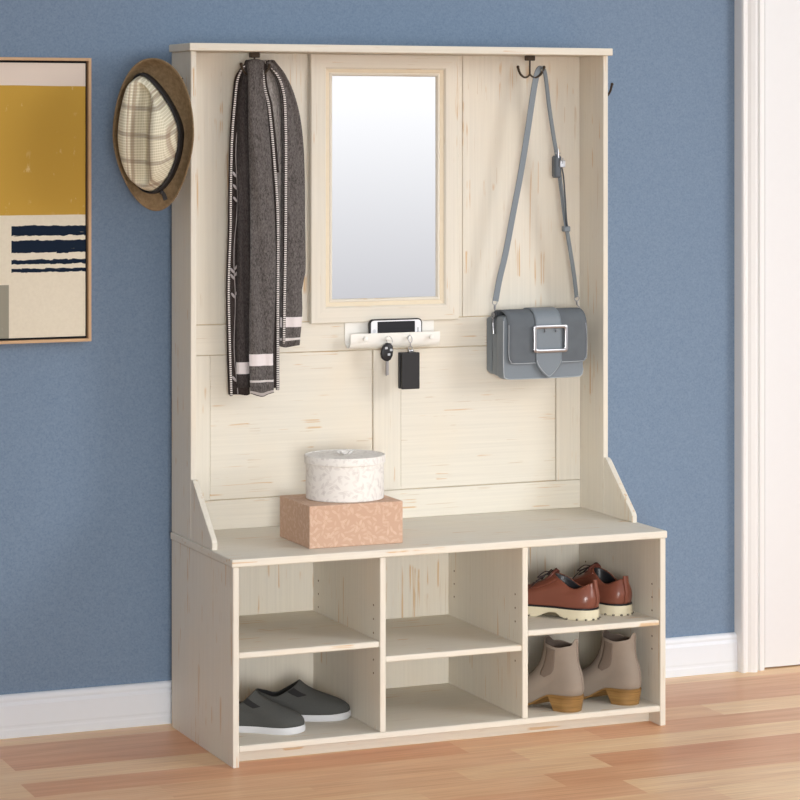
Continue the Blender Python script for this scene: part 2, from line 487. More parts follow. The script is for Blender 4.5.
# coat hooks: two under the top board, one on each outer side
def under_hook(x):
    bm = BM(); zt = HT-.018
    box(bm, x-.012, x+.012, -.088, -.074, zt-.013, zt, .0015)
    tube(bm, [(x, -.081, zt-.006), (x, -.081, zt-.052)], .0024)
    for s_ in (-1, 1):
        arc = [(x, -.081, zt-.046), (x+s_*.005, -.082, zt-.052), (x+s_*.015, -.083, zt-.055), (x+s_*.026, -.085, zt-.049), (x+s_*.033, -.087, zt-.039), (x+s_*.036, -.088, zt-.030)]
        tube(bm, spline(arc, 5), [.0022+.0012*i/25 for i in range(26)])
        ball(bm, (x+s_*.0362, -.088, zt-.0290), .0040, seg=10)
    return hp('coat_hook', bm, M['bronze'], smooth=True, label='dark bronze double coat hook under the top board')
under_hook(.182); under_hook(.914)
for s_, xs in ((-1, 0), (1, W)):
    bm = BM()
    box(bm, min(xs, xs+s_*.004), max(xs, xs+s_*.004), -.090, -.070, 1.520, 1.556, .0012)
    for q in (-1, 1):
        arc = [(xs+s_*.003, -.080, 1.527), (xs+s_*.014, -.081+q*.004, 1.515), (xs+s_*.024, -.081+q*.012, 1.518), (xs+s_*.030, -.081+q*.020, 1.531), (xs+s_*.031, -.081+q*.025, 1.543), (xs+s_*.032, -.081+q*.026, 1.547)]
        tube(bm, spline(arc, 5), .0030)
        ball(bm, (xs+s_*.0322, -.081+q*.026, 1.548), .0040, seg=10)
    hp('coat_hook', bm, M['bronze'], smooth=True, label='dark bronze double coat hook on the outer side')

# ------------------------------------------------------------------ framed picture
PX1, PX0, PZ0, PZ1 = -.1935, -.80, .9300, 1.6035
PO = ((PX0+PX1)/2, WY, PZ0)
pic = root('framed_picture', PO, 'framed abstract print with mustard block and navy brush stripes on the blue wall', 'picture')
bm = BM()
for a in ((PX0, PX0+.007, PZ0, PZ1), (PX1-.007, PX1, PZ0, PZ1), (PX0+.007, PX1-.007, PZ0, PZ0+.007), (PX0+.007, PX1-.007, PZ1-.007, PZ1)):
    box(bm, a[0], a[1], .018, WY-.001, a[2], a[3], .0005)
obj('frame', bm, M['oak'], pic, PO)
bm = BM(); box(bm, PX0+.007, PX1-.007, .036, .040, PZ0+.007, PZ1-.007, 0); obj('backing', bm, M['gap'], pic, PO)
def m_art():
    k = NT('abstract_print', .8, .15)
    q = k.sep(k.coord('Object'))
    ox, oz = PO[0], PO[2]
    X, Z = q[0], q[2]
    nz = k.noise(k.coord(scale=(9, 1, 30)), 5, 5, .6)
    Zr = k.math('ADD', Z, k.math('MULTIPLY', k.math('SUBTRACT', nz, .5), .012))
    Zs = k.math('ADD', Z, k.math('MULTIPLY', k.math('SUBTRACT', k.noise(k.coord(), 12, 1), .5), .003))
    fine = k.noise(k.coord(), 150, 4)
    def rect(x0, x1, z0, z1, z=None, slope=0.):
        z = Z if z is None else z
        if slope: z = k.math('ADD', z, k.math('MULTIPLY', X, slope))
        a = k.math('MULTIPLY', k.math('GREATER_THAN', X, x0-ox), k.math('LESS_THAN', X, x1-ox))
        b = k.math('MULTIPLY', k.math('GREATER_THAN', z, z0-oz), k.math('LESS_THAN', z, z1-oz))
        return k.math('MULTIPLY', a, b)
    col = k.mix(fine, lin((226, 217, 198)), lin((214, 204, 184)))
    top = rect(-2, 2, 1.534, 2)
    col = k.mix(top, col, lin((222, 208, 196)))
    speck = k.math('MULTIPLY', k.ramp(k.noise(k.coord(scale=(1, 1, .6)), 36, 5, .65), .60, .66), k.ramp(k.noise(k.coord(), 9, 2), .50, .58))
    yellow = k.mix(k.math('MULTIPLY', speck, .6), lin((190, 152, 66)), lin((228, 205, 160)))
    col = k.mix(rect(-2, 2, 1.2315, 1.537, Zs), col, yellow)
    navy = lin((18, 32, 50))
    wear = k.ramp(k.noise(k.coord(scale=(3, 1, 40)), 6, 5, .7), .66, .70)
    for z0, z1 in ((1.1825, 1.2065), (1.1425, 1.1725), (1.1155, 1.1265), (1.0965, 1.1055)):
        m = rect(-.386, 2, z0, z1, Zr)
        m = k.math('MULTIPLY', m, k.math('SUBTRACT', 1., k.math('MULTIPLY', wear, .7)))
        col = k.mix(m, col, navy)
    col = k.mix(rect(-2, -.392, .90, 1.068), col, k.mix(k.math('MULTIPLY', speck, .8), lin((146, 142, 128)), lin((215, 210, 200))))
    return k.base(col)
bm = BM(); box(bm, PX0+.0125, PX1-.0125, .026, .034, PZ0+.0125, PZ1-.0125, 0); obj('canvas', bm, m_art(), pic, PO)

# ------------------------------------------------------------------ hat
HC = Vector((-.080, -.122, 1.421))
hat = root('fedora_hat', HC, 'plaid fedora hat with brown felt brim and black band hanging on the left side hook', 'hat')
hu = Vector((.82, -.572, 0)); hn = Vector((-.572, -.82, 0)); hv = Vector((0, 0, 1))
hv = (hv+hn*.02+hu*.01).normalized(); hn = hu.cross(hv)*1
if hn.y > 0: hn = -hn
def hat_pt(u, v, n): return HC+hu*u+hv*v+hn*n
NA = 72
def crown_out(th, s_=1.):
    c_, s2 = math.cos(th), math.sin(th)
    v = .137*s2*s_
    w = .072*(1-.34*max(0, s2)**1.4-.10*max(0, -s2)**2)
    return w*c_*s_*(1 if c_ > 0 else .86)-.004-.024*max(0, s2)**1.5*s_, v+.004
def brim_out(th, s_=1.):
    c_, s2 = math.cos(th), math.sin(th)
    w = (.106 if c_ > 0 else 0.090)*(1-.16*max(0, -s2)**1.6)
    # pointed lower end
    v = .179*(abs(s2)**(1.0 if s2 > 0 else 1.12))*math.copysign(1, s2)
    return w*math.copysign(abs(c_)**.92, c_)*s_, v*s_
bm = BM(); rings = []
for i in range(11):
    t = i/10; ring = []
    for k in range(NA):
        th = 2*PI*k/NA
        a = crown_out(th); b = brim_out(th)
        u = a[0]+(b[0]-a[0])*t; v = a[1]+(b[1]-a[1])*t
        side = abs(math.cos(th))**1.5
        top = max(0, math.sin(th))**3
        bot = max(0, -math.sin(th))**3
        n = (.040*side+.030*top)*t**2.2-.004*t*(1-side)-.006*bot*t**2
        ring.append(hat_pt(u, v, n))
    rings.append(ring)
loft(bm, rings, cap=False)
solid(obj('brim', bm, M['felt'], hat, HC, 'all', label='brown felt brim'), .0028)
bm = BM(); rings = []; uvs = []
NR = 22
for i in range(NR):
    ring = []; uvr = []
    t = i/(NR-1)
    if t < .5:       # side wall
        s_ = 1-.13*(t/.5)**1.5; h = .088*(t/.5)
    else:            # top
        q_ = (t-.5)/.5; s_ = .87*(1-q_)**.8+.001; h = .088+.018*math.sin(min(1, q_*1.4)*PI/2)
    for k in range(NA):
        th = 2*PI*k/NA
        u, v = crown_out(th, s_)
        hh = h
        du = u+.002
        if t > .4:
            w_ = min(1, (t-.4)/.15)
            hh -= w_*.050*math.exp(-(du/.020)**2)*(1-.5*max(0, -v/.137)**2)   # crease down the middle
            hh += w_*.006*math.exp(-((abs(du)-.032)/.014)**2)
        hh -= .018*max(0, v/.137)*t*1.2
        ring.append(hat_pt(u-.005*min(1, h/.09), v, hh)); uvr.append((u, v+h*.3))
    rings.append(ring); uvs.append(uvr)
loft(bm, rings, cap=False, uv=lambda i, j: (uvs[i][j % NA][0]*1.0+.0, uvs[i][j % NA][1]))
bmesh.ops.remove_doubles(bm, verts=bm.verts, dist=.0002)
solid(obj('crown', bm, M['plaid'], hat, HC, 'all', label='plaid straw crown'), .0018)
bm = BM(); rings = []
for s_, h in ((1.035, -.002), (1.03, .016), (1.012, .034)):
    ring = []
    for k in range(NA):
        u, v = crown_out(2*PI*k/NA, s_)
        ring.append(hat_pt(u-.005*h/.09+.0010, v, h-.018*max(0, v/.137)*.1))
    rings.append(ring)
loft(bm, rings, cap=False)
solid(obj('hat_band', bm, M['band'], hat, HC, 'all', label='black band around the crown'), .0016)
bm = BM()
p = hat_pt(.030, -.142, .010)
tube(bm, [hat_pt(.018, -.128, .016), hat_pt(.026, -.140, .012), hat_pt(.029, -.152, .008)], .0045, flat=(.005, .0016), n=8)
ball(bm, hat_pt(.022, -.134, .017), .0055, sc=(1, .6, 1), seg=10)
obj('band_bow', bm, M['band'], hat, HC, True)

# ------------------------------------------------------------------ scarf
SO = (.20, -.09, .80)
scarf = root('scarf', SO, 'grey woven scarf with white stitched edges draped over the left coat hook', 'scarf')
def rev(t): return sorted((z, x) for x, z in t)
def strand(bm, L, R, y0, th, mi=0, ztop=None, zbot=None, amp=.0025, ph=0, n=44, hem=0., m=14):
    L, R = rev(L), rev(R)
    z1 = ztop or min(L[-1][0], R[-1][0]); z0 = zbot or max(L[0][0], R[0][0])
    rings = []; U_ = []
    for i in range(n+1):
        t = i/n; t = 1-(1-t)**1.5
        z = z0+(z1-z0)*t
        l, r = slerp_(L, z), slerp_(R, z)
        top = max(0, (z-(z1-.035))/.035)
        yc = y0+(-.083-y0)*top**1.3
        zz = z
        ring = []; uu = []
        for k in range(m*2):
            u = k/(m-1) if k < m else 1-(k-m)/(m-1)
            front = k < m
            e = (1-abs(2*u-1)**3.5)**.5 if 0 < u < 1 else 0
            wav = amp*math.sin(u*7+ph+z*9)*(1-.5*top)+amp*.7*math.sin(u*13+z*17+ph*2)
            hm = (math.sin(u*6+ph)*hem)*(1 if i == 0 else 0)
            arch = .009*(1-(2*u-1)**2)*top
            ring.append((l+(r-l)*u, yc+(-1 if front else 1)*th*.5*e+wav, zz+hm+arch)); uu.append((u, zz))
        rings.append(ring); U_.append(uu)
    loft(bm, rings, mi=mi, uv=lambda i, j: U_[i][j % (2*m)])
sh = lambda T_, dx: [(x+dx, z) for x, z in T_]
S1L = [(.151, 1.590), (.136, 1.566), (.126, 1.492), (.119, 1.404), (.116, 1.253), (.116, 1.206), (.111, 1.058), (.114, .908), (.118, .794)]
S1L = sh(S1L, .006)
S2L = [(.160, 1.594), (.161, 1.492), (.167, 1.313), (.167, 1.205), (.164, .906), (.167, .798)]
S2R = [(.205, 1.594), (.199, 1.552), (.208, 1.492), (.221, 1.372), (.231, 1.223), (.231, 1.024), (.225, .892), (.227, .796)]
STR = [(.199, 1.592), (.206, 1.535), (.217, 1.492), (.233, 1.336), (.240, 1.223), (.240, 1.024), (.240, .807)]
S3 = [(.215, 1.592), (.244, 1.553), (.257, 1.493), (.259, 1.252), (.257, 1.083), (.254, .915)]
S4R = [(.231, 1.592), (.257, 1.567), (.282, 1.517), (.298, 1.452), (.306, 1.372), (.311, 1.222), (.311, 1.082), (.302, 1.054), (.302, .993), (.295, .914)]
sh = lambda T_, dx: [(x+dx, z) for x, z in T_]
# left long end: dark outer fold, mid fold, broad front fold
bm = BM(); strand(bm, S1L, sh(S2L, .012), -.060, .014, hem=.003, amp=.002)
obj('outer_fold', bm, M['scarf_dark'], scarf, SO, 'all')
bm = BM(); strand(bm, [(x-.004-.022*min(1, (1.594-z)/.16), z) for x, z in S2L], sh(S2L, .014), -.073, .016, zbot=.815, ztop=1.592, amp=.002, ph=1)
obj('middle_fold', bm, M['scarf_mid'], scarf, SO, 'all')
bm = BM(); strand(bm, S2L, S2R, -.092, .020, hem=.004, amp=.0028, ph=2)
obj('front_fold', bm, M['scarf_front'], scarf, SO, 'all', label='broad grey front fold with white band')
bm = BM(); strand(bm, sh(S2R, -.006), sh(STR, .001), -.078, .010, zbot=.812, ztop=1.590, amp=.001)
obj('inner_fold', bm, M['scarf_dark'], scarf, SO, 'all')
# right shorter end
bm = BM(); strand(bm, sh(STR, -.006), sh(S3, .002), -.062, .010, zbot=.911, amp=.002, ph=1)
obj('lining_fold', bm, M['scarf_light'], scarf, SO, 'all', label='paler inner lining fold')
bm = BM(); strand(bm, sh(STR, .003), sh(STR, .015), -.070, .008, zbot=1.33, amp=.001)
obj('dark_slit_fold', bm, M['scarf_dark'], scarf, SO, 'all')  # narrow strand of dark cloth inside the slit
bm = BM(); strand(bm, sh(S3, -.006), sh(S4R, .005), -.074, .020, zbot=.911, hem=.003, amp=.0025, ph=3)
obj('rear_fold', bm, M['scarf_rear'], scarf, SO, 'all', label='shorter grey fold with white band')
def strip(T_, w, y, zb_, zt_, name='stitched_edge', m='dash'):
    bm = BM(); tab = rev(T_); rings = []; U_ = []
    n = 60
    for i in range(n+1):
        z = zb_+(zt_-zb_)*i/n; x = slerp_(tab, z)
        top = max(0, (z-(zt_-.04))/.04); yy = y+(-.086-y)*top
        rings.append([(x-w/2, yy+.001, z), (x-w*.3, yy-.0013, z), (x+w*.3, yy-.0013, z), (x+w/2, yy+.001, z), (x+w/2, yy+.003, z), (x-w/2, yy+.003, z)])
        U_.append([(0, z), (.25, z), (.75, z), (1, z), (1, z), (0, z)])
    loft(bm, rings, uv=lambda i, j: U_[i][j % 6])
    return obj(name, bm, M[m], scarf, SO, 'all', label='white dashed stitching' if m == 'dash' else None)
strip(sh(S1L, .0015), .0072, -.076, .796, 1.588)
strip(STR, .0085, -.0855, .807, 1.588)
strip(sh(S3, .001), .0085, -.0865, .919, 1.589)
for off, zb_, ph in ((.0175, .80, 0.), (-.012, .93, 2.)):
    bm = BM()
    base_ = S1L if off > 0 else S3
    tab = rev(base_); yy = -.0695 if off > 0 else -.070
    pts = [(slerp_(tab, z)+off+.003*math.sin(z*26+ph), yy, z) for z in [zb_+(1.50-zb_)*i/60 for i in range(61)]]
    tube(bm, pts, .0011, 6)
    for zc in ((.84, 1.04, 1.085, 1.10, 1.27, 1.30, 1.33) if off > 0 else (1.13, 1.30, 1.34)):
        x = slerp_(tab, zc)+off+.003*math.sin(zc*26+ph)
        for sd in (-1, 1):
            lv = ball(bm, (0, 0, 0), .0042, sc=(.75, .3, 2.0), seg=8)
            ca, sa = math.cos(.65*sd), math.sin(.65*sd)
            for v in lv: v.co = Vector((v.co.x*ca+v.co.z*sa+x+sd*.0055, v.co.y+yy-.001, -v.co.x*sa+v.co.z*ca+zc+sd*.004))
    obj('embroidered_vine', bm, M['vine'], scarf, SO, 'all', label='pale embroidered vine')

# ------------------------------------------------------------------ shoulder bag
BO = (.93, -.085, .815)
bag = root('shoulder_bag', BO, 'grey suede crossbody bag with silver buckle hanging from the right coat hook', 'bag')
def pocket(x0, x1, y0, y1, z0, z1, r=.012):
    """soft rounded compartment: rounded bottom corners, slightly puffed faces"""
    bm = BM(); outl = []
    for cx, cz, a0 in ((x1-r, z1-r*.6, 0), (x0+r, z1-r*.6, 90), (x0+r, z0+r, 180), (x1-r, z0+r, 270)):
        for k in range(7):
            a = math.radians(a0+90*k/6); outl.append((cx+r*math.cos(a), cz+(r if a0 >= 180 else r*.6)*math.sin(a)))
    cx, cz = (x0+x1)/2, (z0+z1)/2
    rings = []
    n = 7
    for i in range(n):
        t = i/(n-1); b = math.sin(t*PI)
        s_ = .012*(1-b**.5)
        rings.append([(x+(cx-x)*s_*1.2, y0+(y1-y0)*t, z+(cz-z)*s_*2) for x, z in outl])
    loft(bm, rings)
    return bm
obj('rear_pocket', pocket(.820, 1.034, -.053, -.024, .820, .965), M['leather'], bag, BO, 32)
obj('middle_pocket', pocket(.819, 1.034, -.089, -.060, .818, .968), M['leather'], bag, BO, 32)
obj('front_pocket', pocket(.814, 1.036, -.137, -.096, .814, .972), M['leather'], bag, BO, 32)
bm = BM(); box(bm, .826, 1.026, -.134, -.03, .84, .958, .004); obj('gusset', bm, M['leather_d'], bag, BO)
# welt along the bottom edge of the front pocket
bm = BM()
tube(bm, spline([(.8155, -.1365, .960), (.8150, -.1375, .90), (.8155, -.1375, .832), (.822, -.1375, .8175), (.85, -.1380, .8150), (.93, -.1380, .8150), (1.01, -.1380, .8155), (1.030, -.1375, .819), (1.0352, -.1375, .835)], 6), .0012, 6)
obj('piping', bm, M['stitch'], bag, BO, 'all')
FP = [(p[0], p[1]) for p in [Vector((a[0], a[1], 0)) for a in [(v.x, v.y) for v in spline([(-.074, .948, 0), (-.075, .970, 0), (-.083, .980, 0), (-.100, .984, 0), (-.120, .982, 0), (-.136, .972, 0), (-.1435, .952, 0), (-.1450, .91, 0), (-.1450, .853, 0)], 6)]]]
def sheet(name, xl, xr, m, dy=0, thick=.003, tip=0, zend=None, P=FP, nx=16, label=None, corner=0.):
    """cloth or leather sheet following the flap profile; xl/xr give its side edges along it"""
    bm = BM(); rings = []; n = len(P)
    for i, (y, z) in enumerate(P):
        t = i/(n-1)
        a, b = xl(t), xr(t)
        tg = Vector((P[min(i+1, n-1)][0]-P[max(i-1, 0)][0], P[min(i+1, n-1)][1]-P[max(i-1, 0)][1])).normalized()
        no = Vector((tg.y, -tg.x))
        if no.x > 0 and z < .975: no = -no
        if z >= .975 and no.y < 0: no = -no
        rings.append([(a+(b-a)*k/nx, y+no.x*dy, z+no.y*dy) for k in range(nx+1)])
    loft(bm, rings, closed=False)
    return solid(obj(name, bm, m, bag, BO, 'all', label=label), thick, -1 if False else 0)
zz_of = lambda t: FP[min(len(FP)-1, int(t*(len(FP)-1)))][1]
def rc(t):   # rounded lower corners of the flap
    d = FP[min(len(FP)-1, int(round(t*(len(FP)-1))))][1]-.853
    r = .018
    on = t > .6 and d < r
    return r-math.sqrt(max(0, r*r-(r-d)**2)) if on else 0
# resample the flap front finely so that its corners are round
def dense(P, z_end):
    out = [p for p in P if not (p[0] < -.1445 and p[1] < .905)]
    z = .905
    while z > z_end+.020: out.append((-.1450, z)); z -= .008
    for k in range(13): out.append((-.1450, z_end+.019*(1-math.sin(k/12*PI/2))))
    return out
FP = dense(FP, .853)
curve = lambda t: .008*math.exp(-((t-.62)/.12)**2)
sheet('flap', lambda t: .812+.012*min(1, t*1.6)+rc(t), lambda t: 1.030+.012*min(1, t*1.5)-rc(t), M['suede'], P=FP, label='darker suede front flap')
edge = [(.8255, -.1462, .950), (.8250, -.1470, .92), (.8250, -.1470, .874), (.8300, -.1470, .860), (.842, -.1470, .8545), (.93, -.1470, .8545), (1.022, -.1470, .8548), (1.0350, -.1470, .860), (1.0402, -.1470, .874), (1.0402, -.1470, .92), (1.038, -.146, .950)]
bm = BM(); tube(bm, spline(edge, 6), .0009, 6); obj('stitching', bm, M['stitch'], bag, BO, 'all')
# wide centre strap with pointed end
SPf = [p for p in FP if p[1] > .90 or p[0] > -.14][:]
SP2 = [(p[0], p[1]) for p in SPf]; z = .895
while z > .816: SP2.append((-.1450, z)); z -= .004
SP2.append((-.1450, .8165))
def half(t):
    i = min(len(SP2)-1, int(round(t*(len(SP2)-1)))); z = SP2[i][1]
    if SP2[i][0] > -.144 or z > .860: return .0355
    q_ = (.860-z)/(.860-.8165)
    return .0355*max(0.0, 1-q_**1.6)**.85+.0006
sheet('buckle_strap', lambda t: .934-.006*(1-min(1, t*1.5))-half(t), lambda t: .934-.006*(1-min(1, t*1.5))+half(t), M['leather'], dy=.0032, P=SP2, nx=10, label='smooth leather centre strap')
bm = BM(); pts = []
for i in range(len(SP2)):
    if SP2[i][1] < .86 and SP2[i][0] < -.144: pts.append((half(i/(len(SP2)-1))-.003, SP2[i][1]+.002))
line = [(.934-a, -.1502, z_) for a, z_ in pts if a > 0]+[(.934+a, -.1502, z_) for a, z_ in pts[::-1] if a > 0]
tube(bm, line, .0007, 6); obj('stitching', bm, M['stitch'], bag, BO, 'all')
# square buckle
bm = BM(); bx0, bx1, bz0, bz1, by = .893, .979, .884, .944, -.154
pts = []
for cx, cz, a0 in ((bx1-.006, bz1-.006, 0), (bx0+.006, bz1-.006, 90), (bx0+.006, bz0+.006, 180), (bx1-.006, bz0+.006, 270)):
    for k in range(5):
        a = math.radians(a0+90*k/4); pts.append(Vector((cx+.006*math.cos(a), by, cz+.006*math.sin(a))))
rings = []
n = len(pts); cen = Vector(((bx0+bx1)/2, by, (bz0+bz1)/2))
for k in range(8):
    th = 2*PI*k/8+PI/8; o_, d_ = .0042*math.copysign(abs(math.cos(th))**.5, math.cos(th)), .003*math.copysign(abs(math.sin(th))**.5, math.sin(th))
    ring = []
    for p in pts:
        sx = (p.x-cen.x)/((bx1-bx0)/2); sz = (p.z-cen.z)/((bz1-bz0)/2)
        ring.append(p+Vector((o_*sx, d_, o_*sz)))
    rings.append(ring)
rings.append(rings[0])
loft(bm, rings, cap=False); bmesh.ops.remove_doubles(bm, verts=bm.verts, dist=1e-5)
for x in (.921, .951):
    tube(bm, [(x, -.152, .940), (x, -.156, .934), (x, -.150, .930)], .0018, 8)
obj('buckle', bm, M['chrome'], bag, BO, 50, label='silver square buckle')
# shoulder strap: up from the left ring, over the hook, down with buckle and keeper
HKX = .941
up_l = [(.818, -.083, 1.006), (.829, -.083, 1.06), (.846, -.083, 1.125), (.868, -.083, 1.230), (.888, -.083, 1.325), (.906, -.083, 1.425), (.920, -.083, 1.51), (.9285, -.083, 1.556), (.936, -.0835, 1.581), (.944, -.084, 1.588)]
down = [(.953, -.084, 1.580), (.959, -.083, 1.552), (.967, -.083, 1.49), (.9795, -.083, 1.415), (.988, -.083, 1.370), (1.000, -.083, 1.290), (1.012, -.083, 1.205), (1.022, -.083, 1.150), (1.036, -.083, 1.070), (1.044, -.083, 1.010)]
P_ = spline(up_l+down, 6)
nP = len(P_)
ups = [Vector((.35*math.sin(i/nP*2.8), -1, 0)) if i < nP*.42 else Vector((-.9, -.55, .1)) if i > nP*.58 else Vector((-.4, -.6, .7)) for i in range(nP)]
# widths: full face on the left side, edge-on to the right
bm = BM(); rings = []
for i, p in enumerate(P_):
    t = (P_[min(i+1, nP-1)]-P_[max(i-1, 0)]).normalized(); q_ = i/(nP-1)
    tw = 0 if q_ < .38 else min(1, (q_-.38)/.16)
    wd = Vector((1, 0, 0))*(1-tw)+Vector((.78, .62, 0))*tw      # direction of the strap's width turns over the hook
    wd = (wd-t*wd.dot(t)).normalized(); no = t.cross(wd).normalized()
    hw, ht = .0076+.0012*min(1, max(0, (q_-.38)/.16)), .0015
    rings.append([p+wd*hw+no*ht, p-wd*hw+no*ht, p-wd*hw-no*ht, p+wd*hw-no*ht])
loft(bm, rings)
strap = obj('shoulder_strap', bm, M['leather'], bag, BO, 30)
bm = BM()   # doubled tail of the strap beyond its buckle
tube(bm, spline([(.990, -.094, 1.360), (.999, -.096, 1.325), (1.006, -.093, 1.27), (1.012, -.090, 1.205), (1.016, -.088, 1.185)], 5), .001, flat=(.0045, .0012), n=8, up=(1, -.2, .2))
obj('strap_tail', bm, M['leather_d'], strap, (0, 0, 0), 'all')
bm = BM()
box(bm, .976, .996, -.097, -.076, 1.312, 1.368, .004)
strap_b = obj('strap_slide', bm, M['leather_d'], strap, (0, 0, 0))
bm = BM(); box(bm, .988, 1.004, -.1005, -.0970, 1.338, 1.356, .0015)
tube(bm, [(.986, -.094, 1.384), (.986, -.096, 1.362)], .0022, 8); tube(bm, [(.979, -.093, 1.374), (.993, -.093, 1.374)], .0016, 8); tube(bm, [(.996, -.101, 1.347), (.996, -.101, 1.362)], .0014, 8)
obj('strap_buckle', bm, M['chrome'], strap, (0, 0, 0))
bm = BM(); box(bm, 1.005, 1.022, -.093, -.075, 1.176, 1.190, .002); obj('strap_keeper', bm, M['leather'], strap, (0, 0, 0))
for o_ in bpy.data.objects:
    if o_.parent is strap:
        for v in o_.data.vertices: v.co -= Vector(BO)
def clasp(x, y, z, dx):
    bm = BM()
    ring = [(x+.0065*math.cos(a), y, z+.004+.0065*math.sin(a)) for a in [2*PI*k/16 for k in range(17)]]
    tube(bm, ring, .0013, 6)
    tube(bm, [(x, y, z-.003), (x+dx*.3, y, z-.012)], .0028, 8)
    tube(bm, spline([(x+dx*.3, y, z-.012), (x+dx+.005, y, z-.020), (x+dx+.006, y, z-.032), (x+dx, y, z-.037), (x+dx-.006, y, z-.031), (x+dx-.004, y, z-.020)], 4), .0016, 6)
    obj('strap_clasp', bm, M['chrome'], bag, BO, True, label='silver snap clasp')
clasp(.8165, -.083, .999, -.003); clasp(1.0445, -.083, 1.003, .003)
bm = BM(); tube(bm, [(.8135, -.083, .974), (.812, -.085, .955)], .0022, 8); tube(bm, [(.812, -.086, .955), (.8115, -.090, .925)], .002, flat=(.0035, .0016), n=8)
ball(bm, (.8145, -.083, .972), .005, seg=10)
obj('zipper_pull', bm, M['chrome'], bag, BO, True, label='silver zipper pull')

# ------------------------------------------------------------------ boxes on the bench
KO = (.327, -.277, HB)
def uvbox(bm):
    L = bm.loops.layers.uv.active
    bm.normal_update()
    for f in bm.faces:
        n = f.normal; ax = max(range(3), key=lambda i: abs(n[i]))
        for lp in f.loops:
            c_ = lp.vert.co
            lp[L].uv = {0: (c_.y+3, c_.z), 1: (c_.x, c_.z), 2: (c_.x+1.3, c_.y+.4)}[ax]
bm = BM(); box(bm, .2105, .4440, -.3765, -.1775, HB+.0002, HB+.0985, .0022, seg=2); uvbox(bm)
pb = obj('gift_box', bm, M['pinkleaf'], None, KO); pb.location = KO
tag(pb, 'pink rectangular box with pale leaf print standing on the bench top', 'box')
RZ = HB+.0988
RC = (.3395, -.272, RZ)
rb = root('round_box', RC, 'round white lidded box with grey leaf print on top of the pink box', 'box')
bm = BM(); lathe(bm, [(.0905, 0), (.0922, .0015), (.0922, .084)], RC, 72, uvr=.092); obj('box_body', bm, M['whiteleaf'], rb, RC, 30)
bm = BM(); lathe(bm, [(.0935, .083), (.0955, .084), (.0955, .0985), (.0945, .1015), (.0920, .1022), (.0895, .1005), (.03, .1004), (.0005, .1004)], RC, 72, uvr=.092)
L_ = bm.loops.layers.uv.active
for f in bm.faces:
    if f.calc_center_median().z > RZ+.0995:
        for lp in f.loops: lp[L_].uv = (lp.vert.co.x, lp.vert.co.y)
lid = obj('box_lid', bm, M['whiteleaf'], rb, RC, 30)
bm = BM()
for a in (0, 55, 125, 180, 235, 305):
    r_ = math.radians(a); c_, s_ = math.cos(r_), math.sin(r_)
    tube(bm, spline([(RC[0], RC[1], RZ+.102), (RC[0]+.010*c_, RC[1]+.010*s_, RZ+.111), (RC[0]+.019*c_, RC[1]+.019*s_, RZ+.109), (RC[0]+.012*c_, RC[1]+.012*s_, RZ+.103)], 4), .001, flat=(.0035, .0006), n=8, up=(-s_*.2, c_*.2, 1))
ball(bm, (RC[0], RC[1], RZ+.106), .004, seg=10)
obj('ribbon_bow', bm, plain('white_ribbon', (246, 243, 240), .6), lid, RC, 'all', label='small white ribbon bow')

# ------------------------------------------------------------------ key rack, phone, keys
RO = (.558, -.02, .895)
rack = root('wall_organizer', RO, 'white J-shaped key rack with four knobs below the mirror', 'key rack')
bm = BM(); path = []
path += [(-.0215, .9585), (-.0215, .918)]
for k in range(13):
    a = PI+PI*k/12*-1
    path.append((-.0405+.019*math.cos(PI*k/12), .9165-.0195*math.sin(PI*k/12)))
path += [(-.0600, .922), (-.0605, .9335)]
pt = []
inner = []
for i, (y, z) in enumerate(path):
    a = path[max(0, i-1)]; b = path[min(len(path)-1, i+1)]
    t = Vector((b[0]-a[0], b[1]-a[1])).normalized(); n_ = Vector((-t.y, t.x))
    pt.append((y+n_.x*.0009, z+n_.y*.0009)); inner.append((y-n_.x*.0009, z-n_.y*.0009))
prism(bm, pt+inner[::-1], 'X', .4385, .6770, .0004)
obj('tray', bm, M['white'], rack, RO, 40)
for x in (.473, .533, .590, .649):
    bm = BM(); lathe(bm, [(.0022, 0), (.0022, -.006), (.0055, -.007), (.0062, -.0095), (.0058, -.013), (.004, -.0145), (.0003, -.015)], (x, -.0612, .9205), 24, axis='Y')
    obj('knob', bm, M['white'], rack, RO, True)

PH = (.5645, -.045, .900)
ph = root('smartphone', PH, 'white smartphone in a dark case lying sideways in the key rack', 'phone')
def rrect(x0, x1, z0, z1, r, n=6):
    o_ = []
    for cx, cz, a0 in ((x1-r, z1-r, 0), (x0+r, z1-r, 90), (x0+r, z0+r, 180), (x1-r, z0+r, 270)):
        for k in range(n+1):
            a = math.radians(a0+90*k/n); o_.append((cx+r*math.cos(a), cz+r*math.sin(a)))
    return o_
px0, px1, pz0, pz1, py = .4945, .6345, .9020, .9665, -.047
bm = BM(); prism(bm, rrect(px0, px1, pz0, pz1, .010), 'Y', py, py+.009, .0015); obj('phone_case', bm, M['black'], ph, PH, 40)
bm = BM(); prism(bm, rrect(px0+.003, px1-.003, pz0+.003, pz1-.003, .008), 'Y', py-.0012, py, .0004); bd = obj('phone_front', bm, M['phonew'], ph, PH, 40)
bm = BM(); box(bm, px0+.020, px1-.020, py-.0018, py-.001, pz0+.005, pz1-.006, 0); obj('screen', bm, M['screen'], bd, PH)
bm = BM(); lathe(bm, [(.0045, 0), (.0045, -.0006), (.0002, -.0006)], (px0+.0115, py-.0012, .938), 20, axis='Y'); obj('home_button', bm, plain('phone_button', (214, 217, 222), .3), bd, PH)
bm = BM(); box(bm, px1-.0125, px1-.011, py-.0018, py-.001, .932, .944, 0); obj('speaker_slot', bm, M['screen'], bd, PH)

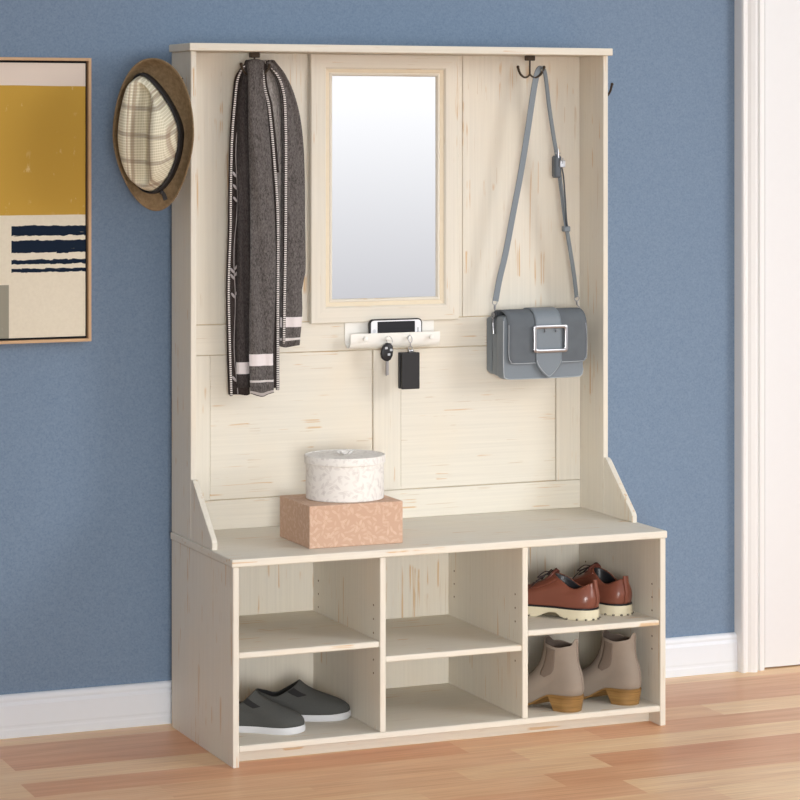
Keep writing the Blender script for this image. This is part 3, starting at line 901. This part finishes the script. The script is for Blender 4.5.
KY = (.527, -.079, .89)
key = root('car_key', KY, 'black car key with steel blade hanging from the second knob', 'key')
bm = BM()
ring = [(.536+.0075*math.cos(a), -.0735+.0035*math.sin(a), .9155+.0105*math.sin(a)) for a in [2*PI*k/20 for k in range(21)]]
tube(bm, ring, .0008, 6); obj('key_ring', bm, M['chrome'], key, KY, 'all', label='thin steel ring')
bm = BM()
outl = [(-.012, .012), (-.015, .004), (-.016, -.008), (-.013, -.018), (-.004, -.024), (.004, -.0245), (.011, -.020), (.015, -.010), (.0155, .004), (.013, .014), (.006, .020), (-.004, .020)]
kc = (.527, .8905)
rot = math.radians(-6)
ko = [(kc[0]+a*math.cos(rot)-b*math.sin(rot), kc[1]+a*math.sin(rot)+b*math.cos(rot)) for a, b in outl]
prism(bm, ko, 'Y', -.0845, -.0735, .003, seg=2); kh = obj('key_head', bm, M['black'], key, KY, 50)
bm = BM()
for dx, dz in ((-.004, .008), (.009, .003), (.003, -.008)):
    box(bm, kc[0]+dx-.0035, kc[0]+dx+.0035, -.0855, -.0840, kc[1]+dz-.0028, kc[1]+dz+.0028, .0006)
obj('key_buttons', bm, plain('key_button_grey', (196, 198, 204), .4), kh, KY)
bm = BM(); box(bm, .5235, .5315, -.0805, -.0780, .832, .870, .0008); box(bm, .5240, .5265, -.0815, -.0770, .830, .866, .0005)
obj('key_blade', bm, M['chrome'], key, KY, label='steel key blade')

CO = (.581, -.079, .842)
Q = -.006
kc_ = root('key_holder', CO, 'black leather key holder hanging from the third knob', 'key holder')
bm = BM(); box(bm, .5655+Q, .6125+Q, -.0985, -.0890, .797, .8865, .002, seg=2); cs = obj('case_front', bm, M['blackl'], kc_, CO)
bm = BM(); box(bm, .5660+Q, .6115+Q, -.0790, -.0690, .797, .8860, .002, seg=2); box(bm, .6035+Q, .6118+Q, -.092, -.075, .7985, .885, .002); obj('case_back', bm, M['blackl'], kc_, CO)
bm = BM()
ring = [(.590+.005*math.cos(a), -.0775, .8955+.005*math.sin(a)) for a in [2*PI*k/16 for k in range(17)]]
tube(bm, ring, .0012, 6)
tube(bm, spline([(.590, -.0775, .900), (.590, -.078, .907), (.594, -.078, .913), (.5945, -.0765, .921), (.590, -.0745, .9275), (.5855, -.075, .921), (.587, -.077, .913), (.590, -.078, .907)], 4), .0012, 6)
box(bm, .584, .596, -.0845, -.0715, .886, .8925, .001)
obj('snap_hook', bm, M['chrome'], kc_, CO, 'all', label='steel snap hook')

# ------------------------------------------------------------------ footwear
FOOT = [(0, 0), (.012, .34), (.035, .56), (.08, .76), (.15, .87), (.25, .89), (.38, .84), (.5, .86), (.62, .96), (.72, 1.0), (.82, .95), (.90, .78), (.955, .55), (.985, .32), (1, 0)]
NS = 24
SV = [(1-math.cos(PI*i/NS))/2 for i in range(NS+1)]
def ring_s():
    """(s, side) pairs once round the outline: heel -> toe on one side, back on the other"""
    return [(s_, 1) for s_ in SV]+[(s_, -1) for s_ in SV[-2:0:-1]]
RS = ring_s(); NRg = len(RS)
def outline(h, t, w, e, asym=.0):
    out = []
    for s_, sd in RS:
        g = lerp(FOOT, s_); g2 = 2*math.sqrt(max(0, s_*(1-s_)))
        y_ = w*(g*(1-e)+g2*e)
        bend = asym*math.sin(PI*min(1, max(0, (s_-.35)/.65)))*(1-e)
        out.append((h+s_*(t-h), sd*y_+bend))
    return out
class Upper:
    """upper of a shoe: rows = (z, heel x, toe x, half width, roundness); col(s) lifts the collar"""
    def __init__(s, rows, col, zbase=None, power=3, sub=3, asym=.003):
        s.rows = rows; s.col = col; s.zbase = zbase or (lambda q: 0); s.pw = power; s.sub = sub; s.asym = asym
    def at(s, k):
        tabs = [[(i, r[c]) for i, r in enumerate(s.rows)] for c in range(5)]
        z, h, t, w, e = (slerp_(tb, k) for tb in tabs)
        K = len(s.rows)-1
        o_ = outline(h, t, w, min(1, max(0, e)), s.asym)
        return [(x, y, z+s.col(RS[j][0])*(k/K)**s.pw+s.zbase(RS[j][0])*(1-k/K)**1.0) for j, (x, y) in enumerate(o_)]
    def mesh(s, depth, wall=.004):
        bm = BM(); K = (len(s.rows)-1)*s.sub
        rings = [s.at(i/s.sub) for i in range(K+1)]
        top = rings[-1]; cx = sum(p[0] for p in top)/len(top); n_out = len(rings)
        L_ = max(p[0] for p in top)-min(p[0] for p in top); Wd = max(p[1] for p in top)-min(p[1] for p in top)
        def inn(f, dz, lev=None):
            return [(cx+(p[0]-cx)*(1-2*wall*f/L_), p[1]*(1-2*wall*f/Wd), (p[2]+dz) if lev is None else lev) for p in top]
        rings.append(inn(.5, .0012)); rings.append(inn(1, -.0005)); rings.append(inn(1, -.006)); rings.append(inn(2.4, 0, s.rows[-1][0]-depth))
        loft(bm, rings, mi=lambda i, j: 0 if i < n_out+1 else 1)
        return bm
def patch(U_, s0, s1, k0, k1, side, off=.0012, ns=8, nk=10, round_=True):
    """a piece lying on the upper between outline fractions s0..s1 and rows k0..k1"""
    bm = BM(); rings = []
    for a in range(nk+1):
        k_ = k0+(k1-k0)*a/nk; row = U_.at(k_)
        pts = [(p, RS[j]) for j, p in enumerate(row) if RS[j][1] == side or RS[j][0] in (0, 1)]
        tab = sorted((RS[j][0], row[j]) for j in range(NRg) if RS[j][1] == side or RS[j][0] in (0, 1))
        ring = []
        sh_ = 0
        if round_ and a < 3: sh_ = (s1-s0)*.5*(1-math.sqrt(1-(1-a/3)**2))
        for b in range(ns+1):
            q = s0+sh_+(s1-s0-2*sh_)*b/ns
            x = slerp_([(t_, p[0]) for t_, p in tab], q); y = slerp_([(t_, p[1]) for t_, p in tab], q); z = slerp_([(t_, p[2]) for t_, p in tab], q)
            ring.append((x, y+side*off, z))
        rings.append(ring)
    loft(bm, rings, closed=False)
    return bm
def slab(bm, h, t, w, z0, z1, mi=0, zb=None, zt=None, asym=.003, s_rng=None, grow=0, bulge=0):
    rings = []
    lv = ((0, -.0012 if bulge == 0 else -.0015), (.15, 0), (.85, bulge), (1, -.001))
    for f, g in lv:
        o_ = outline(h-g-grow, t+g+grow, w+g+grow, 0, asym)
        rings.append([(x, y, (zb(RS[j][0]) if zb else z0)*(1-f)+(zt(RS[j][0]) if zt else z1)*f) for j, (x, y) in enumerate(o_)])
    loft(bm, rings, mi=mi)

def make_slip_on(loc, heading, label, L_=.235):
    r_ = root('slip_on_shoe', loc, label, 'shoe', 'charcoal slip-on shoes', heading)
    bm = BM(); slab(bm, 0, L_, .0435, 0, .0150, zb=lambda s_: .0+.003*max(0, (s_-.85)/.15)**2, zt=lambda s_: .0150+.003*max(0, (s_-.8)/.2)); obj('sole', bm, M['rubber'], r_, smooth=50, label='white rubber sole')
    rows = [(.0138, .003, L_-.003, .0415, 0), (.024, .000, L_-.002, .0425, 0), (.033, .001, L_-.008, .0418, .05), (.041, .003, L_-.026, .0395, .12), (.048, .005, L_-.053, .036, .25), (.054, .007, L_-.080, .033, .45), (.060, .009, L_-.103, .0305, .7), (.065, .011, L_-.118, .0285, .9)]
    col = lambda s_: .025*max(0, (s_-.5)/.5)**1.9+.004*max(0, 1-s_/.15)-.009*math.exp(-((s_-.42)/.2)**2)
    u = Upper(rows, col, power=2.2)
    up_ = obj('upper', u.mesh(.045, .004), [M['knit'], M['knit_d']], r_, smooth='all')
    for sd in (1, -1):
        o_ = obj('elastic_panel', patch(u, .70, .84, 5.0, 6.95, sd, .0006, round_=False), M['knit_d'], up_, smooth='all'); solid(o_, .0010)
    return r_

def make_oxford(loc, heading, label):
    r_ = root('derby_shoe', loc, label, 'shoe', 'brown lace-up shoes', heading)
    L_ = .258
    arch = lambda s_: .014*math.exp(-((s_-.41)/.10)**4)+.003*max(0, (s_-.85)/.15)
    bm = BM(); slab(bm, 0, L_, .0445, 0, .024, zb=arch, zt=lambda s_: .024)
    o_ = outline(-.0012, L_+.0012, .0457, 0, .003)
    for j in range(0, NRg, 2):      # dark notches between the lugs
        x, y = o_[j]
        if .26 < RS[j][0] < .56: continue
        box(bm, x-.0022, x+.0022, y-.0022, y+.0022, .0002, .0045, .0004, mi=1)
    obj('sole', bm, [M['lug'], M['lace']], r_, smooth=50, label='cream lugged sole')
    bm = BM(); slab(bm, .001, L_-.001, .0440, .0238, .0285); obj('welt', bm, M['black'], r_, smooth=50, label='black welt')
    rows = [(.0275, .004, L_-.005, .0420, 0), (.040, .001, L_-.004, .0435, 0), (.052, .000, L_-.016, .0420, .05), (.061, .002, L_-.045, .0395, .12), (.069, .004, L_-.080, .036, .3), (.076, .007, L_-.108, .0330, .5), (.082, .009, L_-.128, .0300, .75), (.087, .010, L_-.140, .0275, .9)]
    col = lambda s_: .016*max(0, (s_-.5)/.5)**1.5+.002*max(0, 1-s_/.12)-.015*math.exp(-((s_-.38)/.26)**2)
    u = Upper(rows, col, power=2.4)
    up_ = obj('upper', u.mesh(.050, .0045), [M['brown'], M['black']], r_, smooth='all')
    # heel strip with pull tab
    bm = BM(); rings = []
    pts = [(z_, h_) for z_, h_ in ((.030, .003), (.042, .000), (.055, -.001), (.068, .001), (.080, .004), (.090, .005), (.0955, .006))]
    for z_, h_ in pts:
        w_ = .0085-.0012*(z_-.03)/.06
        cx_ = .010
        rings.append([(h_+cx_*(a*a)*.25-.0026+d, a*w_, z_) for a, d in ((-1, 0), (-.6, 0), (0, 0), (.6, 0), (1, 0), (1, .004), (0, .004), (-1, .004))])
    loft(bm, rings); obj('heel_strip', bm, M['brown'], up_, smooth=50)
    # tongue
    bm = BM(); rings = []
    for x_, z_, w_ in ((.172, .064, .014), (.155, .075, .017), (.138, .086, .0185), (.124, .097, .0185), (.116, .107, .017), (.113, .111, .012)):
        rings.append([(x_, a*w_, z_+.004-.006*a*a) for a in (-1, -.5, 0, .5, 1)]+[(x_-.004, a*w_, z_+.001-.006*a*a) for a in (1, .5, 0, -.5, -1)])
    loft(bm, rings); obj('tongue', bm, M['brown_d'], up_, smooth='all')
    # eyelet stays, one each side
    for sd in (1, -1):
        o_ = obj('eyelet_stay', patch(u, .80, .965, 3.6, 6.9, sd, .0012, round_=False), M['brown'], up_, smooth='all'); solid(o_, .0022)
    bm = BM()
    for q in range(4):
        t = q/3; x_ = .176-.052*t; z_ = .0665+.034*t; w_ = .016
        tube(bm, spline([(x_, -w_, z_-.001), (x_-.003, -w_*.4, z_+.0065), (x_-.003, w_*.4, z_+.0065), (x_, w_, z_-.001)], 4), .0016, 6)
        if q < 3: tube(bm, spline([(x_, -w_, z_), (x_-.009, 0, z_+.013), (x_-.0175, w_, z_+.0115)], 4), .0015, 6)
    for sd in (1, -1):
        tube(bm, spline([(.125, sd*.003, .104), (.135, sd*.018, .106), (.150, sd*.027, .092), (.140, sd*.016, .096), (.127, sd*.003, .104)], 5), .0014, 6)
        tube(bm, spline([(.127, sd*.003, .104), (.145, sd*.024, .090), (.168, sd*.034, .066), (.185, sd*.036, .056)], 5), .0013, 6)
    obj('laces', bm, M['lace'], up_, smooth='all', label='dark laces')
    bm = BM(); pts = []
    for k in range(15):   # toe cap seam
        a = -1+2*k/14; row = u.at(3.2-2.6*abs(a)**2)
        sgn = 1 if a >= 0 else -1
        j = min([j for j in range(NRg) if RS[j][1] == sgn or RS[j][0] == 1], key=lambda j: abs(RS[j][0]-(1-.10*abs(a)-.02)))
        pts.append(Vector(row[j])+Vector((0, sgn*.0004, .0008)))
    tube(bm, pts, .0008, 6); obj('toe_seam', bm, M['brown_d'], up_, smooth='all')
    return r_

def make_boot(loc, heading, label):
    r_ = root('ankle_boot', loc, label, 'boot', 'taupe ankle boots', heading)
    L_ = .246
    def zt(s_):    # underside of the upper: high on the heel, down to the ball
        q = min(1, max(0, (s_-.26)/.34)); q = q*q*(3-2*q)
        return .0385*(1-q)+.0045*q+.005*max(0, (s_-.85)/.15)**1.5
    bm = BM(); slab(bm, .002, L_, .0385, 0, 0, zb=lambda s_: zt(s_)-.0040, zt=lambda s_: zt(s_)+.0005, asym=.004); obj('sole', bm, M['stack'], r_, smooth=50, label='thin tan leather sole')
    bm = BM(); rings = []     # heel block, tapering to the ground
    for f in (0, .08, .5, 1):
        z_ = .0365*f; g = -.006*(1-f)
        hw = .0360+g*.6
        ring = []
        for k in range(24):
            a = PI/2+PI*k/23
            ring.append((.040+math.cos(a)*(.039+g*1.1), math.sin(a)*hw, z_))
        ring += [(.078+g*2.6, -hw*.94, z_), (.078+g*2.6, hw*.94, z_)]
        rings.append(ring)
    loft(bm, rings); obj('heel', bm, M['stack'], r_, smooth=50, label='stacked tan heel')
    rows = [(.000, .004, L_-.002, .0370, 0), (.016, .000, L_-.003, .0385, 0), (.030, .0005, L_-.016, .0380, .03), (.044, .001, L_-.048, .0370, .12), (.060, .003, L_-.082, .0360, .3), (.078, .007, L_-.108, .0345, .55),
            (.098, .012, L_-.125, .0335, .8), (.118, .015, L_-.135, .0340, .95), (.138, .016, L_-.141, .0350, 1), (.157, .016, L_-.144, .0360, 1)]
    col = lambda s_: .014*math.exp(-(s_/.03)**2)+.012*math.exp(-((1-s_)/.05)**2)-.006*math.exp(-((s_-.4)/.25)**2)
    u = Upper(rows, col, zbase=zt, power=5, asym=.004)
    up_ = obj('upper', u.mesh(.075, .0035), [M['boot'], plain('boot_lining', (92, 80, 72), .9)], r_, smooth='all')
    for sd in (1, -1):
        o_ = obj('elastic_panel', patch(u, .44, .74, 4.9, 8.7, sd, .0005, ns=8, nk=14), M['gore'], up_, smooth='all'); solid(o_, .0012)
    # back seam
    bm = BM(); tube(bm, [Vector(u.at(k*.25)[0])+Vector((.0001, 0, 0)) for k in range(2, 36)], .0007, 6); obj('back_seam', bm, M['gore'], up_, smooth='all')
    return r_

zs1, zf_, zs3 = .2576, .0490, .2548
def place(fn, hx, hy, ang, z, label):
    return fn((hx, hy, z), math.radians(ang), label)
place(lambda *a: make_slip_on(*a, L_=.207), .032, -.256, -36, zf_, 'charcoal slip-on shoe with white sole, front one beside the left side panel')
place(make_slip_on, .131, -.198, -20, zf_, 'charcoal slip-on shoe with white sole, rear one nearer the left divider')
place(make_oxford, .950, -.384, 127, zs3, 'brown leather lace-up shoe on the upper right shelf, left one showing its side')
place(make_oxford, 1.040, -.366, 106, zs3, 'brown leather lace-up shoe on the upper right shelf, right one turned heel-first')
place(make_boot, .882, -.436, 122, zf_, 'taupe suede ankle boot in the lower right cubby, left one next to the divider')
place(make_boot, 1.044, -.422, 122, zf_, 'taupe suede ankle boot in the lower right cubby, right one next to the side panel')

# ------------------------------------------------------------------ light, sky, camera
def area(name, loc, target, sx, sy, power, col):
    l = bpy.data.lights.new(name, 'AREA'); l.shape = 'RECTANGLE'; l.size = sx; l.size_y = sy; l.energy = power; l.color = col
    o_ = bpy.data.objects.new(name, l); C.objects.link(o_); o_.location = loc
    o_.rotation_euler = (Vector(target)-Vector(loc)).to_track_quat('-Z', 'Y').to_euler()
    return o_
area('window_light', (4.4, -4.6, 2.7), (.7, 0, .9), 1.9, 1.9, 106, (1, .995, .985))
area('front_fill_light', (-1.6, -6.8, 1.0), (.6, 0, .35), 1.8, 1.3, 10.5, (1, .995, .985)).data.spread = math.radians(34)  # added fill with no real source, brightens the cubbies from the front
w = bpy.data.worlds.new('World'); S.world = w; w.use_nodes = True
nt = w.node_tree; bg = nt.nodes['Background']
tc = nt.nodes.new('ShaderNodeTexCoord'); sp = nt.nodes.new('ShaderNodeSeparateXYZ'); nt.links.new(tc.outputs['Generated'], sp.inputs[0])
mr = nt.nodes.new('ShaderNodeMapRange'); nt.links.new(sp.outputs[2], mr.inputs[0]); mr.inputs[1].default_value = -.075; mr.inputs[2].default_value = .012; mr.inputs[3].default_value = 0; mr.inputs[4].default_value = 1
mx = nt.nodes.new('ShaderNodeMix'); mx.data_type = 'RGBA'; nt.links.new(mr.outputs[0], mx.inputs[0])
mx.inputs[6].default_value = (.55, .55, .575, 1); mx.inputs[7].default_value = (.985, .992, 1.0, 1)
m2 = nt.nodes.new('ShaderNodeMapRange'); nt.links.new(sp.outputs[2], m2.inputs[0]); m2.inputs[1].default_value = .03; m2.inputs[2].default_value = .45
m3 = nt.nodes.new('ShaderNodeMix'); m3.data_type = 'RGBA'; nt.links.new(m2.outputs[0], m3.inputs[0]); nt.links.new(mx.outputs[2], m3.inputs[6])
m3.inputs[7].default_value = (.52, .525, .54, 1)      # dimmer overhead than at the bright horizon
nt.links.new(m3.outputs[2], bg.inputs[0]); bg.inputs[1].default_value = 1.0

cd = bpy.data.cameras.new('Camera'); cam = bpy.data.objects.new('Camera', cd); C.objects.link(cam)
cam.location = (-1.9404, -6.02, 1.4359); cam.rotation_euler = (PI/2, 0, -.3986)
cd.sensor_width = 36; cd.lens = 2625.39*36/800; cd.shift_y = -(400-128.54)/800; cd.clip_start = .1
S.camera = cam
vs = S.view_settings
vs.view_transform = 'Standard'; vs.look = 'None'; vs.gamma = 1; vs.use_curve_mapping = False; vs.exposure = .17
